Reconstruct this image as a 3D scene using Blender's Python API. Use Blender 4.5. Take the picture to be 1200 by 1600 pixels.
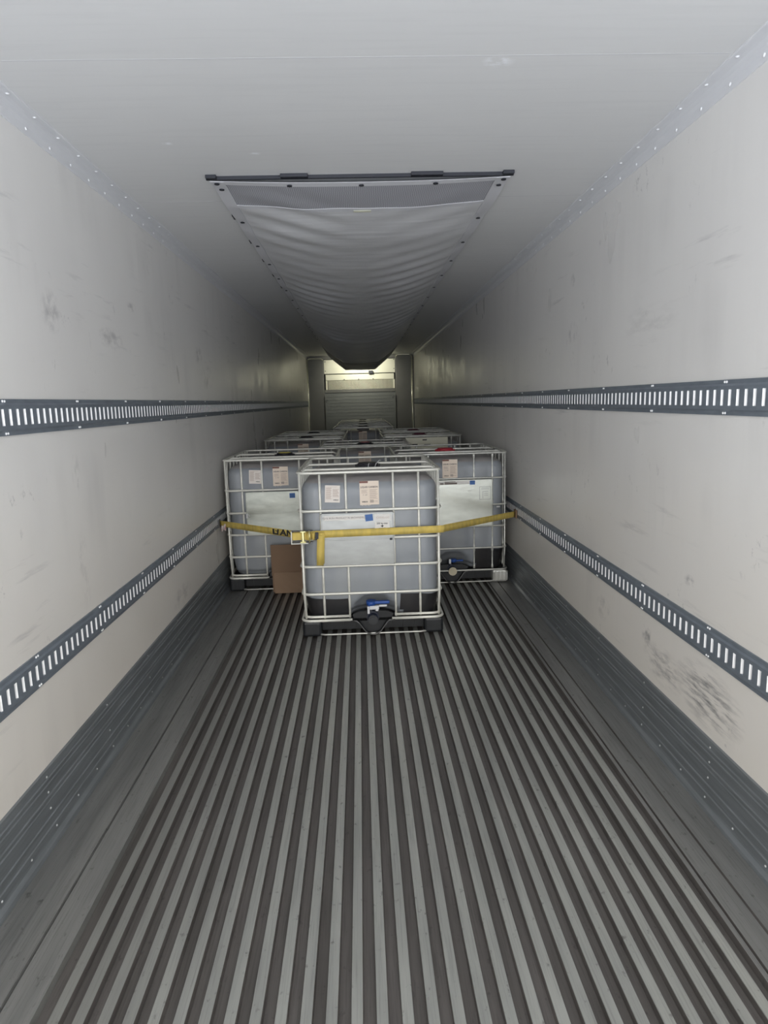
import bpy, bmesh, math, random
from mathutils import Vector, Matrix
from math import sin, cos, pi, radians, sqrt

random.seed(7)
for o in list(bpy.data.objects):
    bpy.data.objects.remove(o)
scene = bpy.context.scene
COL = scene.collection

# ------------------------------------------------------------------ camera
F_PX, PITCH, YAW, ROLL, CAM_H = 1031.48, 0.16644, 0.03216, 0.02743, 1.6301


def cam_dir(v):
    x3, y3, z3 = v
    c, s = cos(ROLL), sin(ROLL)
    x2, z2 = x3 * c + z3 * s, -x3 * s + z3 * c
    c, s = cos(PITCH), sin(PITCH)
    y2, zz = y3 * c + z2 * s, -y3 * s + z2 * c
    c, s = cos(YAW), sin(YAW)
    return Vector((x2 * c + y2 * s, -x2 * s + y2 * c, zz))


cam_data = bpy.data.cameras.new('camera')
cam = bpy.data.objects.new('camera', cam_data)
COL.objects.link(cam)
R_, U_, B_ = cam_dir((1, 0, 0)), cam_dir((0, 0, 1)), -cam_dir((0, 1, 0))
M = Matrix(((R_.x, U_.x, B_.x, 0), (R_.y, U_.y, B_.y, 0), (R_.z, U_.z, B_.z, CAM_H), (0, 0, 0, 1)))
cam.matrix_world = M
cam_data.sensor_fit = 'HORIZONTAL'
cam_data.sensor_width = 36.0
cam_data.lens = 36.0 * F_PX / 1200.0
cam_data.clip_start = 0.05
cam_data.clip_end = 100
scene.camera = cam

# ------------------------------------------------------------------ light, exposure
XL, XR, ZC = -1.245, 1.341, 2.735       # side walls and ceiling of the trailer
Y0, Y1 = -1.5, 16.42                    # rear door opening, front bulkhead
scene.view_settings.view_transform = 'Standard'
scene.view_settings.look = 'None'
scene.view_settings.gamma = 1
scene.view_settings.use_curve_mapping = False
scene.view_settings.exposure = 1.42
SKY = 2.0
w = bpy.data.worlds.new('daylight')
scene.world = w
w.use_nodes = True
nt = w.node_tree
nt.nodes.clear()
wo = nt.nodes.new('ShaderNodeOutputWorld')
wb = nt.nodes.new('ShaderNodeBackground')
wt = nt.nodes.new('ShaderNodeTexCoord')
ws = nt.nodes.new('ShaderNodeSeparateXYZ')
wm = nt.nodes.new('ShaderNodeMapRange')
wr = nt.nodes.new('ShaderNodeValToRGB')
nt.links.new(wt.outputs['Generated'], ws.inputs[0])
nt.links.new(ws.outputs['Z'], wm.inputs['Value'])
wm.inputs['From Min'].default_value = -1
wm.inputs['From Max'].default_value = 1
nt.links.new(wm.outputs[0], wr.inputs[0])
wr.color_ramp.elements[0].position = 0.40
wr.color_ramp.elements[0].color = (1.50, 1.60, 1.80, 1)
wr.color_ramp.elements[1].position = 0.56
wr.color_ramp.elements[1].color = (1.0, 0.955, 0.88, 1)
nt.links.new(wr.outputs[0], wb.inputs[0])
wb.inputs[1].default_value = SKY
nt.links.new(wb.outputs[0], wo.inputs[0])
# portal in the open rear doorway: only guides the sky light that comes in there
pl = bpy.data.lights.new('rear_doorway_daylight', 'AREA')
pl.shape = 'RECTANGLE'
pl.size, pl.size_y = XR - XL, ZC
pl.cycles.is_portal = True
po = bpy.data.objects.new('rear_doorway_daylight', pl)
po.location = ((XL + XR) / 2, Y0, ZC / 2)
po.rotation_euler = (radians(90), 0, 0)
COL.objects.link(po)


# ------------------------------------------------------------------ materials
def mat(name, col, rough=0.5, metal=0.0, spec=0.5, noise=None, bump=None, emit=None, coat=0):
    """noise = (scale_xyz, amount, col2[, lo, hi]); bump = (scale_xyz, strength, dist)"""
    m = bpy.data.materials.new(name)
    m.use_nodes = True
    n = m.node_tree.nodes
    l = m.node_tree.links
    b = n['Principled BSDF']
    b.inputs['Base Color'].default_value = (*col, 1)
    b.inputs['Roughness'].default_value = rough
    b.inputs['Metallic'].default_value = metal
    b.inputs['Specular IOR Level'].default_value = spec
    b.inputs['Coat Weight'].default_value = coat
    tc = n.new('ShaderNodeTexCoord')
    m['_'] = 0
    if noise:
        mp = n.new('ShaderNodeMapping')
        mp.inputs['Scale'].default_value = noise[0]
        l.new(tc.outputs['Object'], mp.inputs[0])
        no = n.new('ShaderNodeTexNoise')
        no.inputs['Scale'].default_value = 1
        no.inputs['Detail'].default_value = 5
        l.new(mp.outputs[0], no.inputs['Vector'])
        mr = n.new('ShaderNodeMapRange')
        mr.inputs['From Min'].default_value = noise[3] if len(noise) > 3 else 0.35
        mr.inputs['From Max'].default_value = noise[4] if len(noise) > 4 else 0.7
        mr.inputs['To Max'].default_value = noise[1]
        l.new(no.outputs['Fac'], mr.inputs['Value'])
        mx = n.new('ShaderNodeMix')
        mx.data_type = 'RGBA'
        mx.inputs[6].default_value = (*col, 1)
        mx.inputs[7].default_value = (*noise[2], 1)
        l.new(mr.outputs[0], mx.inputs[0])
        l.new(mx.outputs[2], b.inputs['Base Color'])
    if bump:
        mp = n.new('ShaderNodeMapping')
        mp.inputs['Scale'].default_value = bump[0]
        l.new(tc.outputs['Object'], mp.inputs[0])
        no = n.new('ShaderNodeTexNoise')
        no.inputs['Scale'].default_value = 1
        no.inputs['Detail'].default_value = 3
        l.new(mp.outputs[0], no.inputs['Vector'])
        bp = n.new('ShaderNodeBump')
        bp.inputs['Strength'].default_value = bump[1]
        bp.inputs['Distance'].default_value = bump[2]
        l.new(no.outputs['Fac'], bp.inputs['Height'])
        l.new(bp.outputs[0], b.inputs['Normal'])
    if emit:
        b.inputs['Emission Color'].default_value = (*emit[0], 1)
        b.inputs['Emission Strength'].default_value = emit[1]
    return m


class NT:
    """small helper for longer node graphs"""
    def __init__(s, m):
        s.t = m.node_tree
        s.n = s.t.nodes
        s.l = s.t.links

    def add(s, typ, **kw):
        nd = s.n.new(typ)
        for k, v in kw.items():
            setattr(nd, k, v)
        return nd

    def noise(s, vec, scale, detail=4, rough=0.5):
        mp = s.add('ShaderNodeMapping')
        mp.inputs['Scale'].default_value = scale
        s.l.new(vec, mp.inputs[0])
        no = s.add('ShaderNodeTexNoise')
        no.inputs['Scale'].default_value = 1
        no.inputs['Detail'].default_value = detail
        no.inputs['Roughness'].default_value = rough
        s.l.new(mp.outputs[0], no.inputs['Vector'])
        return no.outputs['Fac']

    def rng(s, v, a, b, c=0.0, d=1.0):
        mr = s.add('ShaderNodeMapRange')
        mr.inputs['From Min'].default_value = a
        mr.inputs['From Max'].default_value = b
        mr.inputs['To Min'].default_value = c
        mr.inputs['To Max'].default_value = d
        s.l.new(v, mr.inputs['Value'])
        return mr.outputs[0]

    def math(s, op, a, b=None):
        m = s.add('ShaderNodeMath', operation=op)
        for i, v in enumerate((a, b)):
            if v is None:
                continue
            if isinstance(v, (int, float)):
                m.inputs[i].default_value = v
            else:
                s.l.new(v, m.inputs[i])
        return m.outputs[0]

    def mix(s, fac, a, b):
        mx = s.add('ShaderNodeMix', data_type='RGBA')
        if isinstance(fac, (int, float)):
            mx.inputs[0].default_value = fac
        else:
            s.l.new(fac, mx.inputs[0])
        for i, v in ((6, a), (7, b)):
            if isinstance(v, tuple):
                mx.inputs[i].default_value = (*v, 1)
            else:
                s.l.new(v, mx.inputs[i])
        return mx.outputs[2]

    def blob(s, vec, centre, radius):
        """1 inside an ellipsoid, 0 outside"""
        mp = s.add('ShaderNodeMapping')
        mp.inputs['Location'].default_value = tuple(-c / r for c, r in zip(centre, radius))
        mp.inputs['Scale'].default_value = tuple(1 / r for r in radius)
        s.l.new(vec, mp.inputs[0])
        ln = s.add('ShaderNodeVectorMath', operation='LENGTH')
        s.l.new(mp.outputs[0], ln.inputs[0])
        return s.rng(ln.outputs['Value'], 0.35, 1.0, 1.0, 0.0)


def wall_material(name, side):
    m = bpy.data.materials.new(name)
    m.use_nodes = True
    g = NT(m)
    b = g.n['Principled BSDF']
    pos = g.add('ShaderNodeTexCoord').outputs['Object']
    base = g.mix(g.rng(g.noise(pos, (1, 1.2, 1.0), 3), 0.3, 0.7), WALL_A, WALL_B)
    # beige tint, stronger towards the floor, in uneven patches
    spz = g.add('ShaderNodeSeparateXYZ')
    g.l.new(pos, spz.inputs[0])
    low_tint = g.math('ADD', spz.outputs['Z'], g.math('MULTIPLY', g.noise(pos, (1, 1.4, 1.4), 3), 0.8))
    base = g.mix(g.rng(low_tint, 0.5, 1.9, 0.75, 0.0), base, (0.80, 0.745, 0.66))
    # grey vertical rub streaks
    st = g.math('MULTIPLY', g.rng(g.noise(pos, (1, 5, 0.7), 4), 0.5, 0.78), g.rng(g.noise(pos, (1, 1.1, 1.8), 3), 0.45, 0.7))
    base = g.mix(g.math('MULTIPLY', st, 0.30), base, (0.42, 0.41, 0.40))
    # long shallow horizontal scrapes
    sc = g.math('MULTIPLY', g.rng(g.noise(pos, (1, 2.2, 26), 5, .6), 0.60, 0.72), g.rng(g.noise(pos, (3, 1.5, 2.5), 2), 0.50, 0.66))
    base = g.mix(g.math('MULTIPLY', sc, 0.30), base, (0.30, 0.30, 0.30))
    # small dark scuffs
    sm = g.math('MULTIPLY', g.rng(g.noise(pos, (1, 26, 17), 5, .7), 0.60, 0.68), g.rng(g.noise(pos, (7, 2.3, 3.3), 2), 0.60, 0.68))
    base = g.mix(g.math('MULTIPLY', sm, 0.38), base, (0.20, 0.20, 0.20))
    for (c, r, amt, nsc) in SCUFFS[side]:
        rub = g.rng(g.noise(pos, nsc, 5, .62), 0.44, 0.68)
        k = g.math('MULTIPLY', g.math('MULTIPLY', g.blob(pos, c, r), rub), amt * (1.0 if c[2] < .6 else .6))
        base = g.mix(k, base, (0.10, 0.10, 0.105))
    g.l.new(base, b.inputs['Base Color'])
    b.inputs['Roughness'].default_value = 0.33
    g.l.new(g.rng(g.noise(pos, (1, 3, 1.5), 3), 0.3, 0.7, 0.27, 0.42), b.inputs['Roughness'])
    bp = g.add('ShaderNodeBump')
    bp.inputs['Strength'].default_value = 0.35
    bp.inputs['Distance'].default_value = 0.004
    g.l.new(g.noise(pos, (0.3, 4.5, 0.25), 2), bp.inputs['Height'])
    g.l.new(bp.outputs[0], b.inputs['Normal'])
    return m


WALL_A, WALL_B = (0.84, 0.825, 0.795), (0.80, 0.785, 0.76)
SCUFFS = {
    'right': [((XR, 2.42, 0.43), (0.5, 0.28, 0.14), 0.85, (1, 8, 56)),
              ((XR, 2.80, 0.40), (0.5, 0.22, 0.10), 0.6, (1, 10, 40)),
              ((XR, 2.98, 0.48), (0.5, 0.06, 0.07), 0.7, (1, 24, 20)),
              ((XR, 3.55, 0.44), (0.5, 0.12, 0.08), 0.3, (1, 20, 20)),
              ((XR, 4.21, 2.33), (0.5, 0.05, 0.05), 0.7, (1, 30, 30)),
              ((XR, 4.20, 2.02), (0.5, 0.12, 0.07), 0.6, (1, 30, 14)),
              ((XR, 2.60, 0.86), (0.5, 0.05, 0.03), 0.9, (1, 30, 40)),
              ((XR, 3.1, 1.95), (0.5, 0.35, 0.10), 0.28, (1, 5, 20)),
              ((XR, 3.2, 0.97), (0.5, 0.22, 0.035), 0.5, (1, 5, 40))],
    'left': [((XL, 3.84, 2.18), (0.5, 0.08, 0.03), 0.8, (1, 18, 30)),
             ((XL, 3.50, 1.98), (0.5, 0.22, 0.06), 0.6, (1, 12, 26)),
             ((XL, 5.34, 2.02), (0.5, 0.14, 0.08), 0.7, (1, 14, 20)),
             ((XL, 2.84, 2.03), (0.5, 0.10, 0.10), 0.6, (1, 22, 24)),
             ((XL, 2.92, 1.35), (0.5, 0.05, 0.10), 0.55, (1, 30, 14)),
             ((XL, 2.90, 0.93), (0.5, 0.06, 0.22), 0.35, (1, 20, 14)),
             ((XL, 4.38, 0.37), (0.5, 0.25, 0.08), 0.35, (1, 12, 20)),
             ((XL, 5.6, 1.86), (0.5, 0.25, 0.12), 0.5, (1, 12, 14))],
}
M_wall_r = wall_material('white_liner_right', 'right')
M_wall_l = wall_material('white_liner_left', 'left')


def ceiling_material():
    m = bpy.data.materials.new('ceiling_liner')
    m.use_nodes = True
    g = NT(m)
    b = g.n['Principled BSDF']
    pos = g.add('ShaderNodeTexCoord').outputs['Object']
    base = g.mix(g.rng(g.noise(pos, (0.7, 0.9, 1), 3), 0.3, 0.7), (0.79, 0.79, 0.78), (0.755, 0.755, 0.745))
    base = g.mix(g.math('MULTIPLY', g.rng(g.noise(pos, (2.5, 40, 1), 4), 0.5, 0.75), 0.10), base, (0.5, 0.5, 0.5))
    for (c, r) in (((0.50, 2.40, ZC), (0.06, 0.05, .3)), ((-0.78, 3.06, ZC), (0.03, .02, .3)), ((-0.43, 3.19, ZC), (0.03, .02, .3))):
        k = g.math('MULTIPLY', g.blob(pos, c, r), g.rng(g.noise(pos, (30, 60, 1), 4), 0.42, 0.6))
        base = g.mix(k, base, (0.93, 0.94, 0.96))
    g.l.new(base, b.inputs['Base Color'])
    b.inputs['Roughness'].default_value = 0.42
    bp = g.add('ShaderNodeBump')
    bp.inputs['Strength'].default_value = 0.25
    bp.inputs['Distance'].default_value = 0.004
    h = g.math('ADD', g.noise(pos, (0.5, 5, 1), 3), g.math('MULTIPLY', g.noise(pos, (90, 120, 1), 2), 0.06))
    g.l.new(h, bp.inputs['Height'])
    g.l.new(bp.outputs[0], b.inputs['Normal'])
    return m


M_ceil = ceiling_material()


def floor_mat(name, a, c, lo, rough, metal):
    m = bpy.data.materials.new(name)
    m.use_nodes = True
    g = NT(m)
    b = g.n['Principled BSDF']
    pos = g.add('ShaderNodeTexCoord').outputs['Object']
    base = g.mix(g.rng(g.noise(pos, (15, 1.1, 1), 4), 0.32, 0.68), a, c)
    base = g.mix(g.math('MULTIPLY', g.rng(g.noise(pos, (190, 5, 1), 5, .6), 0.50, 0.75), 0.55), base, lo)
    base = g.mix(g.math('MULTIPLY', g.rng(g.noise(pos, (34, 22, 1), 4, .6), 0.62, 0.72), 0.55), base, (0.05, 0.048, 0.045))
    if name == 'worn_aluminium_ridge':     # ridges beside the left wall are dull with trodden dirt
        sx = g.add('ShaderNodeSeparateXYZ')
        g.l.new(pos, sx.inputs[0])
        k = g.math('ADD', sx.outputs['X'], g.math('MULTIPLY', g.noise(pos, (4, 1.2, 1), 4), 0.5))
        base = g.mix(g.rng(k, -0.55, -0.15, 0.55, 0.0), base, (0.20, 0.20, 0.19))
    g.l.new(base, b.inputs['Base Color'])
    b.inputs['Metallic'].default_value = metal
    g.l.new(g.rng(g.noise(pos, (60, 2.5, 1), 4), 0.3, 0.7, rough - .09, rough + .12), b.inputs['Roughness'])
    bp = g.add('ShaderNodeBump')
    bp.inputs['Strength'].default_value = 0.15
    bp.inputs['Distance'].default_value = 0.001
    g.l.new(g.noise(pos, (260, 6, 1), 3), bp.inputs['Height'])
    g.l.new(bp.outputs[0], b.inputs['Normal'])
    return m


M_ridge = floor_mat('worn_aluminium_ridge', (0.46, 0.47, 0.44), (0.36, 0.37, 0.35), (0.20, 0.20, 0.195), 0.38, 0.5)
M_groove = floor_mat('dirty_aluminium_groove', (0.15, 0.138, 0.13), (0.10, 0.092, 0.086), (0.05, 0.047, 0.045), 0.55, 0.2)
M_flat = floor_mat('dull_aluminium_plate', (0.27, 0.27, 0.26), (0.205, 0.205, 0.20), (0.10, 0.10, 0.10), 0.45, 0.3)
M_scuff = mat('scuff_plate_aluminium', (0.25, 0.27, 0.285), 0.42, 0.45, noise=((3, 4, 60), 0.7, (0.165, 0.18, 0.19)), bump=((1, 3, 120), 0.2, 0.001))
M_rail = mat('galvanised_rail_steel', (0.24, 0.275, 0.315), 0.42, 0.35, noise=((1, 14, 40), 0.6, (0.165, 0.19, 0.225)))
M_slot = mat('bright_slot_cup', (0.93, 0.93, 0.93), 0.30, 0.0)
M_rivet = mat('bright_rivet_head', (0.95, 0.95, 0.96), 0.25, 0.0, spec=1.0)
M_cornice = mat('cornice_extrusion', (0.74, 0.745, 0.76), 0.36, 0.0)
M_seam = mat('seam_sealant', (0.71, 0.71, 0.71), 0.5)
M_cage = mat('galvanised_tube', (0.88, 0.875, 0.80), 0.36, 0.25, noise=((12, 12, 30), 0.5, (0.66, 0.66, 0.60)))
M_cage2 = mat('galvanised_round_tube', (0.74, 0.745, 0.69), 0.34, 0.4, noise=((12, 12, 30), 0.6, (0.42, 0.43, 0.41)))
M_zinc = mat('nameplate_zinc', (0.37, 0.38, 0.372), 0.34, 0.5, noise=((9, 9, 22), 0.6, (0.29, 0.30, 0.292)), bump=((6, 6, 9), 0.25, 0.004))
M_zinc2 = mat('bright_nameplate_zinc', (0.66, 0.68, 0.62), 0.28, 0.6, noise=((7, 7, 18), 0.6, (0.50, 0.52, 0.47)), bump=((5, 5, 7), 0.35, 0.007))
M_zinc3 = mat('greenish_zinc', (0.52, 0.54, 0.485), 0.36, 0.55, noise=((7, 7, 18), 0.7, (0.38, 0.40, 0.36)), bump=((5, 5, 7), 0.4, 0.008))
M_foil = mat('pressed_zinc_foot', (0.80, 0.80, 0.75), 0.28, 0.7)
M_blackpl = mat('black_pallet_plastic', (0.013, 0.015, 0.018), 0.42)
M_tray = mat('black_tray', (0.019, 0.020, 0.023), 0.28, noise=((6, 6, 10), 0.6, (0.05, 0.045, 0.045)))
M_void = mat('dark_deck', (0.02, 0.02, 0.022), 0.6)
M_blue = mat('blue_valve_lever', (0.02, 0.085, 0.36), 0.35)
M_navy = mat('dark_valve_body', (0.012, 0.017, 0.035), 0.35)
M_cream = mat('cream_valve_cap', (0.70, 0.64, 0.48), 0.45)
M_dkcap = mat('charcoal_valve_cap', (0.035, 0.037, 0.042), 0.4)
M_whitepl = mat('white_plastic', (0.78, 0.79, 0.80), 0.4)
M_label = mat('cream_paper_label', (0.86, 0.74, 0.62), 0.5)
M_label2 = mat('white_paper_label', (0.86, 0.80, 0.74), 0.5)
M_labelw = mat('plain_white_sticker', (0.84, 0.82, 0.78), 0.5)
M_ink = mat('grey_ink', (0.18, 0.14, 0.13), 0.6)
M_inkl = mat('pale_ink', (0.52, 0.42, 0.36), 0.6)
M_inkd = mat('black_ink', (0.03, 0.03, 0.03), 0.6)
M_maroon = mat('maroon_ink', (0.22, 0.09, 0.07), 0.6)
M_tape = mat('blue_tape', (0.05, 0.15, 0.42), 0.5)
M_strap = mat('yellow_webbing', (0.80, 0.61, 0.15), 0.65, noise=((25, 25, 9), 0.6, (0.48, 0.37, 0.11)), bump=((60, 60, 420), 0.4, 0.001))
M_buckle = mat('yellow_zinc_buckle', (0.75, 0.70, 0.36), 0.3, 0.7)
M_steel = mat('dark_steel', (0.16, 0.16, 0.16), 0.35, 0.7)
M_tag = mat('pale_warning_tag', (0.72, 0.62, 0.60), 0.6, noise=((40, 40, 40), 0.8, (0.35, 0.12, 0.12), .5, .62))
M_card = mat('brown_cardboard', (0.255, 0.165, 0.105), 0.8, noise=((3, 3, 5), 0.4, (0.20, 0.13, 0.085)))
M_cardlt = mat('brown_cardboard_flap', (0.30, 0.20, 0.13), 0.8, noise=((3, 3, 5), 0.4, (0.24, 0.16, 0.105)))
M_cap_k = mat('black_lid', (0.018, 0.018, 0.024), 0.4)
M_cap_r = mat('red_lid', (0.45, 0.03, 0.05), 0.4)
M_cap_m = mat('maroon_lid', (0.12, 0.025, 0.05), 0.4)
M_yellow = mat('yellow_sticker', (0.70, 0.60, 0.12), 0.5)
M_pink = mat('pink_sticker', (0.55, 0.16, 0.18), 0.5)
M_bulk = mat('grey_bulkhead_panel', (0.20, 0.21, 0.19), 0.45, 0.25, noise=((2, 1, 9), 0.6, (0.15, 0.16, 0.145)))
M_bulk2 = mat('grey_side_duct', (0.19, 0.19, 0.17), 0.5, 0.2, noise=((2, 1, 3), 0.6, (0.15, 0.15, 0.135)))
M_trim = mat('polished_edge_trim', (0.75, 0.75, 0.60), 0.25, 0.6)
M_evap = mat('cream_evaporator_cover', (0.86, 0.85, 0.68), 0.35, 0.0)
M_fin = mat('cream_grille_slat', (0.85, 0.83, 0.66), 0.4)
M_black = mat('black_fitting', (0.02, 0.022, 0.03), 0.5)


def bottle_material():
    m = bpy.data.materials.new('translucent_bottle')
    m.use_nodes = True
    g = NT(m)
    b = g.n['Principled BSDF']
    pos = g.add('ShaderNodeTexCoord').outputs['Object']
    sp = g.add('ShaderNodeSeparateXYZ')
    g.l.new(pos, sp.inputs[0])
    lvl = g.rng(g.math('ADD', sp.outputs['Z'], g.math('MULTIPLY', g.noise(pos, (5, 5, 1), 2), 0.012)), 1.088, 1.096)
    liquid = g.mix(g.rng(g.noise(pos, (6, 6, 1.3), 3), 0.3, 0.7), (0.28, 0.305, 0.34), (0.34, 0.36, 0.38))
    head = g.mix(g.rng(g.noise(pos, (9, 9, 6), 3), 0.35, 0.7), (0.36, 0.345, 0.335), (0.30, 0.28, 0.275))
    g.l.new(g.mix(lvl, liquid, head), b.inputs['Base Color'])
    b.inputs['Roughness'].default_value = 0.42
    bp = g.add('ShaderNodeBump')
    bp.inputs['Strength'].default_value = 0.3
    bp.inputs['Distance'].default_value = 0.01
    g.l.new(g.noise(pos, (9, 9, 1.2), 2), bp.inputs['Height'])
    g.l.new(bp.outputs[0], b.inputs['Normal'])
    return m


M_bottle = bottle_material()


def chute_material():
    m = bpy.data.materials.new('air_chute_fabric')
    m.use_nodes = True
    g = NT(m)
    b = g.n['Principled BSDF']
    pos = g.add('ShaderNodeTexCoord').outputs['Object']
    base = g.mix(g.rng(g.noise(pos, (1.5, 2.5, 1), 4), 0.3, 0.7), (0.74, 0.74, 0.745), (0.69, 0.69, 0.695))
    g.l.new(base, b.inputs['Base Color'])
    b.inputs['Roughness'].default_value = 0.38
    bp = g.add('ShaderNodeBump')
    bp.inputs['Strength'].default_value = 0.35
    bp.inputs['Distance'].default_value = 0.012
    g.l.new(g.noise(pos, (1.1, 16, 2), 4), bp.inputs['Height'])
    g.l.new(bp.outputs[0], b.inputs['Normal'])
    return m


M_chute = chute_material()


def net_material():
    m = bpy.data.materials.new('air_chute_netting')
    m.use_nodes = True
    g = NT(m)
    b = g.n['Principled BSDF']
    pos = g.add('ShaderNodeTexCoord').outputs['Object']
    wv = g.add('ShaderNodeTexWave', wave_type='BANDS', bands_direction='X')
    wv.inputs['Scale'].default_value = 32
    wv.inputs['Distortion'].default_value = 2.5
    wv.inputs['Detail'].default_value = 1
    g.l.new(pos, wv.inputs['Vector'])
    g.l.new(g.mix(wv.outputs['Fac'], (0.27, 0.27, 0.29), (0.50, 0.50, 0.53)), b.inputs['Base Color'])
    b.inputs['Roughness'].default_value = 0.6
    return m


M_net = net_material()
M_sleeve = mat('dark_chute_sleeve', (0.26, 0.265, 0.29), 0.5)
M_hem = mat('air_chute_hem', (0.68, 0.68, 0.70), 0.42, bump=((30, 30, 30), 0.3, 0.004))


# ------------------------------------------------------------------ mesh helpers
def box(bm, x0, x1, y0, y1, z0, z1, mi=0, bev=0.0):
    vs = [bm.verts.new((x, y, z)) for x in (x0, x1) for y in (y0, y1) for z in (z0, z1)]
    idx = ((0, 1, 3, 2), (4, 6, 7, 5), (0, 4, 5, 1), (2, 3, 7, 6), (0, 2, 6, 4), (1, 5, 7, 3))
    fs = []
    for f in idx:
        fc = bm.faces.new([vs[i] for i in f])
        fc.material_index = mi
        fs.append(fc)
    if bev:
        es = {e for f in fs for e in f.edges}
        r = bmesh.ops.bevel(bm, geom=list(es), offset=bev, segments=2, affect='EDGES', profile=0.5)
        for f in r['faces']:
            f.material_index = mi
    return vs


def tube(bm, pts, r, closed=False, n=8, mi=0, flat=1.0):
    """round tube along a polyline; r is a number or a list"""
    P = [Vector(p) for p in pts]
    N = len(P)
    rings = []
    prev = None
    for i in range(N):
        a = P[(i - 1) % N] if (closed or i > 0) else P[i]
        b = P[(i + 1) % N] if (closed or i < N - 1) else P[i]
        t = (b - a).normalized()
        if prev is None:
            ref = Vector((0, 0, 1)) if abs(t.z) < 0.9 else Vector((0, 1, 0))
            u = (ref - t * ref.dot(t)).normalized()
        else:
            u = (prev - t * prev.dot(t)).normalized()
        prev = u
        v = t.cross(u)
        rr = r[i] if isinstance(r, (list, tuple)) else r
        rings.append([bm.verts.new(P[i] + (u * cos(2 * pi * k / n) + v * sin(2 * pi * k / n) * flat) * rr) for k in range(n)])
    for i in range(N if closed else N - 1):
        A, B = rings[i], rings[(i + 1) % N]
        for k in range(n):
            f = bm.faces.new((A[k], A[(k + 1) % n], B[(k + 1) % n], B[k]))
            f.material_index = mi
            f.smooth = True
    if not closed:
        for rg, rev in ((rings[0], True), (rings[-1], False)):
            f = bm.faces.new(list(reversed(rg)) if rev else rg)
            f.material_index = mi


def cyl(bm, c, axis, r, h, n=24, mi=0, r2=None):
    a = Vector(axis).normalized()
    c = Vector(c)
    tube(bm, [c, c + a * h], [r, r if r2 is None else r2], n=n, mi=mi)


def strip(bm, pts, wdir, wid, th, mi=0):
    """flat ribbon: rectangular section, wide along wdir, thick across"""
    P = [Vector(p) for p in pts]
    wd = Vector(wdir).normalized()
    rings = []
    for i in range(len(P)):
        a = P[max(i - 1, 0)]
        b = P[min(i + 1, len(P) - 1)]
        t = (b - a).normalized()
        w2 = (wd - t * wd.dot(t)).normalized()
        nn = t.cross(w2)
        rings.append([bm.verts.new(P[i] + w2 * sx * wid / 2 + nn * sy * th / 2) for sx, sy in ((-1, -1), (1, -1), (1, 1), (-1, 1))])
    for A, B in zip(rings, rings[1:]):
        for k in range(4):
            f = bm.faces.new((A[k], A[(k + 1) % 4], B[(k + 1) % 4], B[k]))
            f.material_index = mi
            f.smooth = True
    bm.faces.new(list(reversed(rings[0]))).material_index = mi
    bm.faces.new(rings[-1]).material_index = mi


def mesh(name, bm, mats, recalc=True):
    if recalc:
        bmesh.ops.recalc_face_normals(bm, faces=bm.faces)
    me = bpy.data.meshes.new(name)
    bm.to_mesh(me)
    bm.free()
    for m in (mats if isinstance(mats, (list, tuple)) else [mats]):
        me.materials.append(m)
    return me


def obj(name, data, parent=None, loc=(0, 0, 0), rot=(0, 0, 0), label=None, kind=None):
    o = bpy.data.objects.new(name, data)
    COL.objects.link(o)
    o.location = loc
    o.rotation_euler = rot
    if parent:
        o.parent = parent
    if label:
        o['label'] = label
    if kind:
        o['kind'] = kind
    return o


def shell(bm, th):
    """give an open smooth sheet a thickness: a second layer plus its own rim"""
    bm.normal_update()
    faces = list(bm.faces)
    nv = {v: v.normal.copy() for v in bm.verts}
    edges = [e for e in bm.edges if len(e.link_faces) == 1]
    cp = {v: bm.verts.new(v.co + nv[v] * th) for v in list(bm.verts)}
    for f in faces:
        g = bm.faces.new([cp[v] for v in reversed(f.verts)])
        g.smooth = True
    for e in edges:
        a, b = e.verts
        bm.faces.new([bm.verts.new(p) for p in (a.co, b.co, cp[b].co, cp[a].co)])


def struct(name, data, label):
    return obj(name, data, label=label, kind='structure')


def thing(name, label, cat, loc=(0, 0, 0), rot=(0, 0, 0), group=None):
    o = obj(name, None, loc=loc, rot=rot, label=label)
    o['category'] = cat
    if group:
        o['group'] = group
    return o


def text_mesh(s, size, font_mat, align='CENTER', shear=0.0, bold=0.0):
    cu = bpy.data.curves.new('lettering', 'FONT')
    cu.body = s
    cu.size = size
    cu.align_x = align
    cu.align_y = 'CENTER'
    cu.extrude = 0.0004
    cu.offset = bold
    cu.shear = shear
    t = bpy.data.objects.new('lettering', cu)
    COL.objects.link(t)
    bpy.context.view_layer.update()
    me = bpy.data.meshes.new_from_object(t)
    bpy.data.objects.remove(t)
    bpy.data.curves.remove(cu)
    me.materials.clear()
    me.materials.append(font_mat)
    return me


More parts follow.
